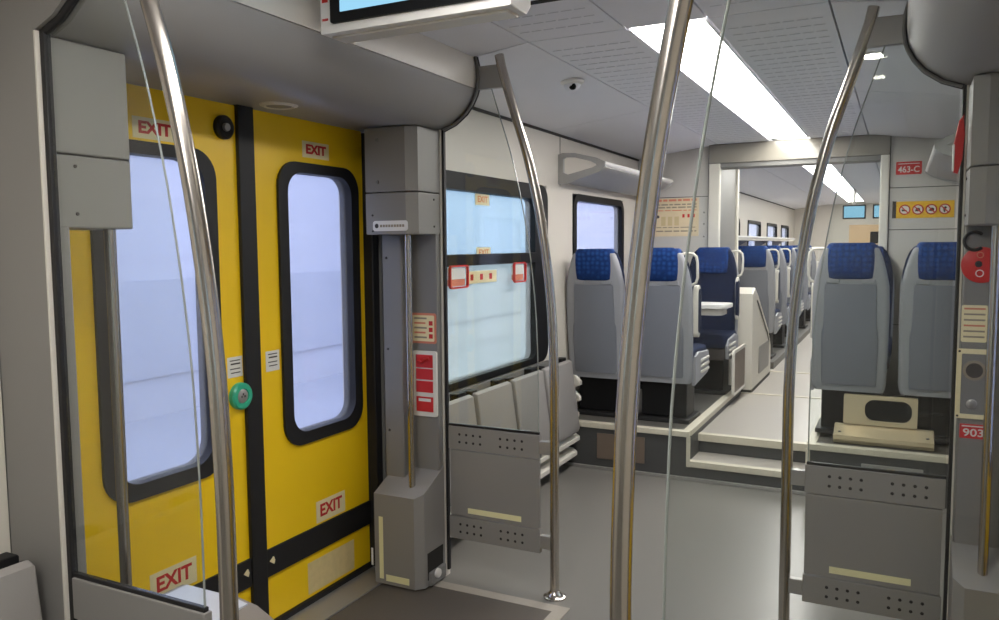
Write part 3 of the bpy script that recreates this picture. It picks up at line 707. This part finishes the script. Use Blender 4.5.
# ---------------------------------------------------------------- seats
def rr3(w_, d_, yc_, z, r=0.03, n=3):
    return [(p[0], p[1], z) for p in rrect(-w_ / 2, w_ / 2, yc_ - d_ / 2, yc_ + d_ / 2, min(r, d_ * 0.45, w_ * 0.45), n)]
def lean(z): return -0.20 - 0.09 * (z - 0.25)                 # y of the back surface at height z (seat faces +y)
def make_seat(hs, label, cat='seat'):
    """hs = side (+1/-1 in seat space) that carries the aisle handle, armrest and ribbed end"""
    t = thing('passenger_seat', (0, 0, 0), label, cat, 'blue and grey passenger seats')
    H = [(0.285, 0.390), (0.300, 0.408), (0.34, 0.42), (0.60, 0.432), (0.80, 0.436), (0.95, 0.425), (1.05, 0.385), (1.12, 0.345), (1.165, 0.31), (1.175, 0.29)]
    MB().loft([rr3(wd, 0.075, lean(z) + 0.037, z, 0.028) for z, wd in H]).build('shell', SHELLL, t, ang=50)
    Q = [(0.325, 0.300), (0.345, 0.312), (0.60, 0.322), (0.66, 0.318), (0.69, 0.300), (0.94, 0.290), (0.955, 0.28)]
    MB().loft([rr3(wd, 0.018, lean(z) - 0.002, z, 0.006, 2) for z, wd in Q]).build('back_panel', SHELL, t, ang=50)
    for sx in (-1, 1):
        hb = MB().loft([[(p[0] + sx * 0.10, p[1], p[2]) for p in rr3(0.075, 0.016, lean(z) - 0.004, z, 0.006, 2)] for z in (0.962, 0.985)]).build('headrest_tab', SHELLL, t)
    A = [(0.985, 0.255), (0.995, 0.272), (1.05, 0.285), (1.12, 0.288), (1.175, 0.280), (1.198, 0.262), (1.206, 0.235)]
    MB().loft([rr3(wd, 0.150 if 0.99 < z < 1.19 else 0.125, lean(z) + 0.062, z, 0.045, 4) for z, wd in A]).build('headrest', BLUE, t, ang=60)
    Bc = [(0.45, 0.38), (0.50, 0.40), (0.75, 0.405), (0.92, 0.412), (1.02, 0.40), (1.10, 0.365), (1.165, 0.315), (1.185, 0.28)]
    MB().loft([rr3(wd, 0.075, lean(z) + 0.082, z, 0.03) for z, wd in Bc]).build('backrest_cushion', BLUED, t, ang=50)
    C = [(0.40, 0.40), (0.42, 0.425), (0.47, 0.43), (0.50, 0.42), (0.508, 0.39)]
    MB().loft([rr3(wd, 0.50 if 0.41 < z < 0.49 else 0.47, 0.05, z, 0.05, 4) for z, wd in C]).build('seat_cushion', BLUED, t, ang=50)
    b = MB(); b.box(-0.20, 0.20, -0.17, 0.27, 0.30, 0.40, 0.02); b.build('seat_pan', PRINT, t)
    p = MB(); p.box(-0.16, 0.16, -0.12, 0.12, 0.03, 0.30, 0.01); p.build('pedestal', BLACKG, t)
    MB().box(-0.19, 0.19, -0.17, 0.17, 0.0, 0.03, 0.006).build('pedestal_foot', BLACK, t)
    if hs == 0: return t
    x0, x1 = sorted((hs * 0.200, hs * 0.228))
    e = MB().prism('x', [(-0.16, 0.27), (0.25, 0.31), (0.28, 0.42), (0.25, 0.47), (-0.05, 0.49), (-0.16, 0.47)], x0, x1, 0.008).build('end_cover', SHELLL, t)
    for z in (0.335, 0.375, 0.415):
        box('rib', HANDLE, e, hs * 0.226, hs * 0.238, 0.0, 0.24, z, z + 0.018, 0.004)
    a = MB().prism('x', rrect(-0.155, -0.075, 0.60, 0.955, 0.035), x0 + 0.004 * hs, x1 + 0.01 * hs, 0.005).build('armrest', HANDLE, t)
    MB().prism('x', rrect(-0.143, -0.066, 0.63, 0.93, 0.03), x0 + 0.007 * hs, x1 + 0.013 * hs - 0.0, 0.005).build('armrest_pad', BLUED, a)
    hx = hs * 0.15
    MB().tube([(hs * 0.135, lean(1.17) + 0.06, 1.165), (hs * 0.17, lean(1.17) + 0.06, 1.172), (hs * 0.215, lean(1.17) + 0.06, 1.170), (hs * 0.238, lean(1.15) + 0.06, 1.150), (hs * 0.245, lean(1.1) + 0.06, 1.11), (hs * 0.245, lean(1.0) + 0.06, 1.01), (hs * 0.235, lean(0.97) + 0.06, 0.975), (hs * 0.20, lean(0.95) + 0.06, 0.955)], 0.0095, 10).build('grab_handle', HANDLE, t, ang=60)
    return t
protos = {1: make_seat(1, ''), -1: make_seat(-1, ''), 0: make_seat(0, '')}
used = {1: False, -1: False, 0: False}
def seat(x, y, z, rot, hs, label):
    src = protos[hs]
    o = copy_tree(src) if used[hs] else src
    used[hs] = True
    o.location = (x, y, z); o.rotation_euler = (0, 0, PI if rot else 0); o['label'] = label
    return o
seat(-1.915, 5.53, PZ, 0, 0, 'grey-backed seat under the small window, nearest on the left platform')
seat(-1.445, 5.53, PZ, 0, 1, 'grey-backed aisle seat beside the table, left platform')
seat(-0.262, 5.53, PZ + 0.028, 0, -1, 'grey-backed aisle seat with ivory handle, nearest on the right platform')
seat(0.226, 5.53, PZ + 0.028, 0, 0, 'grey-backed seat below the yellow pictogram sign')
seat(-1.425, 6.70, PZ, 1, -1, 'navy seat facing the viewer behind the white table')
seat(-1.90, 6.70, PZ, 1, 0, 'navy window seat facing the viewer below the poster')
seat(0.226, 6.70, PZ, 1, 0, 'navy seat facing the viewer behind the nearest right-hand window seat')
seat(-0.245, 6.70, PZ, 1, 1, 'navy seat facing the viewer behind the nearest right-hand aisle seat')
rows = ((9.0, 'first'), (10.0, 'second'), (11.2, 'third'), (12.4, 'fourth'), (13.6, 'fifth'))
for y, nm in rows:
    seat(-1.38, y, PZ - 0.0, 0, 1, '%s left-hand aisle seat beyond the portal' % nm)
    seat(-1.87, y, PZ - 0.0, 0, 0, '%s left-hand window seat beyond the portal' % nm)
    seat(-0.225, y + 0.2, PZ, 0, -1, '%s right-hand aisle seat beyond the portal' % nm)
MB().box(WL, -1.14, 8.6, 15.0, AZ, PZ).build('seat_platform', PLATF, kind='structure', label='low plinth under the left seats beyond the portal')
MB().box(-0.47, WR, 8.6, 15.0, AZ, PZ).build('seat_platform', PLATF, kind='structure', label='low plinth under the right seats beyond the portal')

# table between the facing seats
t = thing('seat_table', (-1.66, 6.36, 1.06), 'white fixed table between the facing seats on the left platform', 'table')
MB().prism('z', rrect(WL + 0.005, -1.175, 6.18, 6.50, 0.04), 1.055, 1.085, 0.008).build('table_top', WHITE, t)
MB().prism('z', rrect(WL + 0.04, -1.215, 6.215, 6.465, 0.04), 1.0, 1.055, 0.006).build('table_skirt', CREAM2, t)
box('table_leg', GREYD, t, -1.98, -1.90, 6.30, 6.38, PZ, 1.0, 0.01)

# low end panel and slanted cabinet by the portal
t = thing('platform_end_panel', (-1.19, 6.75, AZ), 'low pale-edged panel at the aisle end of the facing seats', 'panel')
MB().frame('x', rrect(6.46, 7.0, PZ + 0.01, 0.70, 0.03), rrect(6.485, 6.975, PZ + 0.03, 0.675, 0.02), -1.176, -1.156).build('edge_frame', HANDLE, t)
MB().prism('x', rrect(6.48, 6.98, PZ + 0.025, 0.68, 0.02), -1.172, -1.160).build('infill', BROWN, t)
t = thing('slanted_cabinet', (-1.25, 7.6, AZ), 'cream slant-topped cabinet beside the gangway opening', 'cabinet')
MB().prism('x', [(7.10, AZ + 0.03), (7.10, 1.12), (7.22, 1.17), (7.36, 1.10), (8.05, 0.72), (8.22, 0.55), (8.22, AZ + 0.03)], -1.385, -1.12, 0.012).build('body', CREAM2, t)
MB().prism('x', rrect(7.45, 8.05, AZ + 0.12, 0.62, 0.03), -1.122, -1.114, 0.003).build('side_panel', GREY, t)
MB().prism('x', [(7.30, 1.05), (7.34, 1.055), (7.98, 0.70), (8.08, 0.60), (8.06, 0.59), (7.96, 0.68)], -1.122, -1.116).build('groove', SEAM, t)
box('plinth', BLACK, t, -1.38, -1.125, 7.105, 8.215, AZ, AZ + 0.03)

# luggage racks
def rack(s, y0, y1, label, z=2.10, front=0.33, dz=0.0):
    t = thing('luggage_rack', (MX(WL, s), (y0 + y1) / 2, z), label, 'rack', 'luggage racks')
    X = lambda d: MX(WL + d, s)
    MB().prism('y', [(X(0.0), z - 0.10), (X(0.03), z - 0.115), (X(front - 0.04), z - 0.045), (X(front), z - 0.02), (X(front), z + 0.01), (X(front - 0.05), z - 0.01), (X(0.03), z - 0.085), (X(0), z - 0.07)], y0 + 0.02, y1, 0.004).build('shelf', CASE, t)
    MB().tube([(X(front - 0.005), y0 + 0.02, z + 0.005), (X(front - 0.005), (y0 + y1) / 2, z + 0.005), (X(front - 0.005), y1, z + 0.005)], 0.018, 10).build('front_rail', WHITE, t, ang=60)
    o_ = [(0.0, -0.12), (0.05, -0.125), (front - 0.03, -0.05), (front + 0.012, -0.015), (front + 0.01, 0.015), (front - 0.05, 0.045), (0.12, 0.085), (0.03, 0.09), (0.0, 0.08)]
    i_ = [(0.035, -0.045), (0.07, -0.06), (front - 0.08, -0.02), (front - 0.05, -0.005), (front - 0.055, 0.005), (front - 0.09, 0.022), (0.115, 0.058), (0.05, 0.062), (0.035, 0.05)]
    for yy in (y0, y1 - 0.03):
        MB().frame('y', [(X(a), z + b) for a, b in o_], [(X(a), z + b) for a, b in i_], yy, yy + 0.03).build('end_bracket', CASE, t)
    n = int((y1 - y0) / 0.09)
    for q in range(min(n, 24)):
        yy = y0 + 0.06 + q * 0.075
        if yy > y1 - 0.05: break
        sl = MB().prism('y', [(X(0.06), z - 0.085), (X(front - 0.06), z - 0.02), (X(front - 0.06), z - 0.014), (X(0.06), z - 0.079)], yy, yy + 0.03)
        sl.build('slat', WHITE, t)
    return t
rack(-1, 5.17, 6.98, 'grey luggage rack above the small left window')
rack(1, 5.17, 6.98, 'grey luggage rack on the right wall beside the red plate', front=0.29)
# low shelf along the left wall beyond the portal
t = thing('wall_shelf', (WL, 12.0, 1.6), 'long pale shelf along the left wall beyond the portal', 'shelf')
box('shelf_board', CREAM2, t, WL, WL + 0.30, 9.0, 16.5, 1.60, 1.635, 0.008)
box('shelf_lip', WHITE, t, WL + 0.28, WL + 0.315, 9.0, 16.5, 1.635, 1.66, 0.006)
for y in (9.6, 11.6, 13.6, 15.6): MB().prism('y', [(WL, 1.60), (WL + 0.22, 1.60), (WL, 1.46)], y, y + 0.03).build('bracket', GREY, t)

# blue displays hanging in the far saloon
for (x0, x1, lab) in ((-0.84, -0.50, 'larger far blue display hanging below the light strip'), (-0.40, -0.10, 'far blue display at the right edge of the portal')):
    t = thing('hanging_display', ((x0 + x1) / 2, 14.0, 1.94), lab, 'display', 'blue displays in the far saloon')
    MB().frame('y', rrect(x0, x1, 1.94, 2.165, 0.01), rrect(x0 + 0.02, x1 - 0.02, 1.962, 2.143, 0.006), 13.97, 14.06).build('bezel', BLACKG, t)
    MB().prism('y', rrect(x0 + 0.018, x1 - 0.018, 1.96, 2.145, 0.006), 13.985, 14.05).build('screen', SCREEN, t)
    box('hanger', GREYD, t, (x0 + x1) / 2 - 0.02, (x0 + x1) / 2 + 0.02, 14.0, 14.04, 2.165, ZC + 0.0)
t = thing('far_monitor', (-0.47, YE - 0.1, 1.60), 'dark blank panel on the far end wall', 'panel')
box('casing', BLACKG, t, -0.58, -0.28, YE - 0.06, YE - 0.02, 1.55, 1.80, 0.01)

# ---------------------------------------------------------------- folding seats along the left wall
def folding_seat(y0, y1, label, WL=WL):
    t = thing('folding_seat', (WL + 0.12, (y0 + y1) / 2, 0.28), label, 'seat', 'folding wall seats')
    pr = [(WL + 0.09, 0.755), (WL + 0.125, 0.768), (WL + 0.15, 0.758), (WL + 0.21, 0.30), (WL + 0.20, 0.275), (WL + 0.155, 0.275), (WL + 0.09, 0.70)]
    a0, a1 = y0 + 0.022, y1 - 0.022
    MB().prism('y', pr, a0, a1, 0.012, 3).build('seat_pad', FOLD, t, ang=40)
    MB().prism('y', [(WL + 0.06, 0.745), (WL + 0.10, 0.745), (WL + 0.16, 0.30), (WL + 0.06, 0.30)], a0 - 0.018, a1 + 0.018).build('back_plate', BLACK, t)
    box('hinge', BLACKG, t, WL + 0.062, WL + 0.115, a0 - 0.012, a0 + 0.06, 0.735, 0.775, 0.006)
    box('hinge', BLACKG, t, WL + 0.062, WL + 0.115, a1 - 0.11, a1 - 0.02, 0.735, 0.785, 0.006)
    return t
ys = [3.21, 3.665, 4.125, 4.585, 5.075]
for i, nm in enumerate(('behind the left door pillar', 'second from the left door pillar', 'third from the left door pillar', 'next to the raised platform')):
    folding_seat(ys[i], ys[i + 1], 'folded grey wall seat ' + nm)
folding_seat(0.74, 1.232, 'folded grey wall seat at the bottom left corner of the view', WL + 0.065)
t = thing('heater_cover', (WL, 4.15, 0), 'pale ribbed heater cover under the folding seats', 'heater cover')
for q, (z0, z1, d, ya) in enumerate(((0.56, 0.655, 0.20, 5.082), (0.45, 0.545, 0.195, 5.082), (0.335, 0.43, 0.18, 5.082), (0.17, 0.25, 0.185, 3.2), (0.06, 0.14, 0.165, 3.2))):
    MB().prism('y', [(WL, z0), (WL + d * 0.7, z0), (WL + d, z0 + 0.03), (WL + d, z0 + 0.055), (WL + d * 0.8, z1), (WL, z1)], ya, 5.118, 0.008).build('ledge', CREAM2, t)
box('back_board', GREYD, t, WL, WL + 0.05, 3.2, 5.118, 0.0, 0.66)

# low box behind the nearest left screen
t = thing('low_box', (-1.6, 1.40, 0), 'low grey box with rounded end behind the nearest left glass', 'box')
MB().prism('y', [(-1.73, 0.0), (-1.73, 0.632), (-1.55, 0.632), (-1.47, 0.620), (-1.41, 0.60), (-1.37, 0.56), (-1.355, 0.50), (-1.355, 0.0)], 1.315, 1.50, 0.012).build('body', mat('low_box_grey', (128, 120, 110), 0.35, noise=0.05), t)
MB().prism('y', [(-1.71, 0.630), (-1.71, 0.637), (-1.55, 0.637), (-1.49, 0.628), (-1.49, 0.621), (-1.55, 0.630)], 1.33, 1.485).build('lit_top', mat('lit_top_pale', (196, 200, 210), 0.2, noise=0.03), t)  # pale sheet: light caught by the box top, put into the colour

# ---------------------------------------------------------------- metal unit under the right seats
t = thing('under_seat_unit', (-0.06, 5.32, PZ), 'shiny metal footwell unit under the right-hand seats', 'metal unit')
MB().frame('y', rrect(-0.285, 0.125, 0.430, 0.615, 0.01, 6), rrect(-0.165, 0.095, 0.455, 0.590, 0.055, 6), 5.33, 5.36).build('face_plate', STEELP, t)
MB().box(-0.28, 0.12, 5.361, 5.405, 0.42, 0.612).build('casing', BLACKG, t)
MB().prism('x', [(5.22, PZ + 0.03), (5.22, PZ + 0.055), (5.34, PZ + 0.105), (5.36, PZ + 0.105), (5.36, PZ + 0.005), (5.24, PZ + 0.005)], -0.335, 0.215, 0.006).build('base_tray', STEELP, t)
for x in (-0.30, 0.18): MB().lathe((x, 5.255, PZ + 0.07), 'z', [(0.010, 0.0), (0.008, 0.006)], 10).build('bolt', GREYD, t)
MB().tube([(0.13, 5.33, 0.52), (0.16, 5.33, 0.53), (0.26, 5.34, 0.525)], 0.012, 10).build('lever', BLACKG, t)

# ---------------------------------------------------------------- outside: station platform seen through the glass
for s in (-1, 1):
    sd = 'left' if s < 0 else 'right'
    g = MB().box(MX(-2.5, s), MX(-9.0, s), -8, 30, -0.4, -0.1).build('platform_floor_' + sd, mat('platform_paving_outside', (168, 173, 184), 0.8, noise=0.08, nscale=3), kind='structure', label='pale station platform outside on the ' + sd)
    ww = MB().box(MX(-6.5, s), MX(-6.7, s), -8, 30, -0.1, 3.2).build('platform_wall_' + sd, OUTW, kind='structure', label='pale station wall outside on the ' + sd)
    box('wall_band', OUTB, ww, MX(-6.46, s), MX(-6.5, s), -8, 30, 0.3, 1.25)
for o in list(bpy.data.objects):
    if '_o' in o: del o['_o']
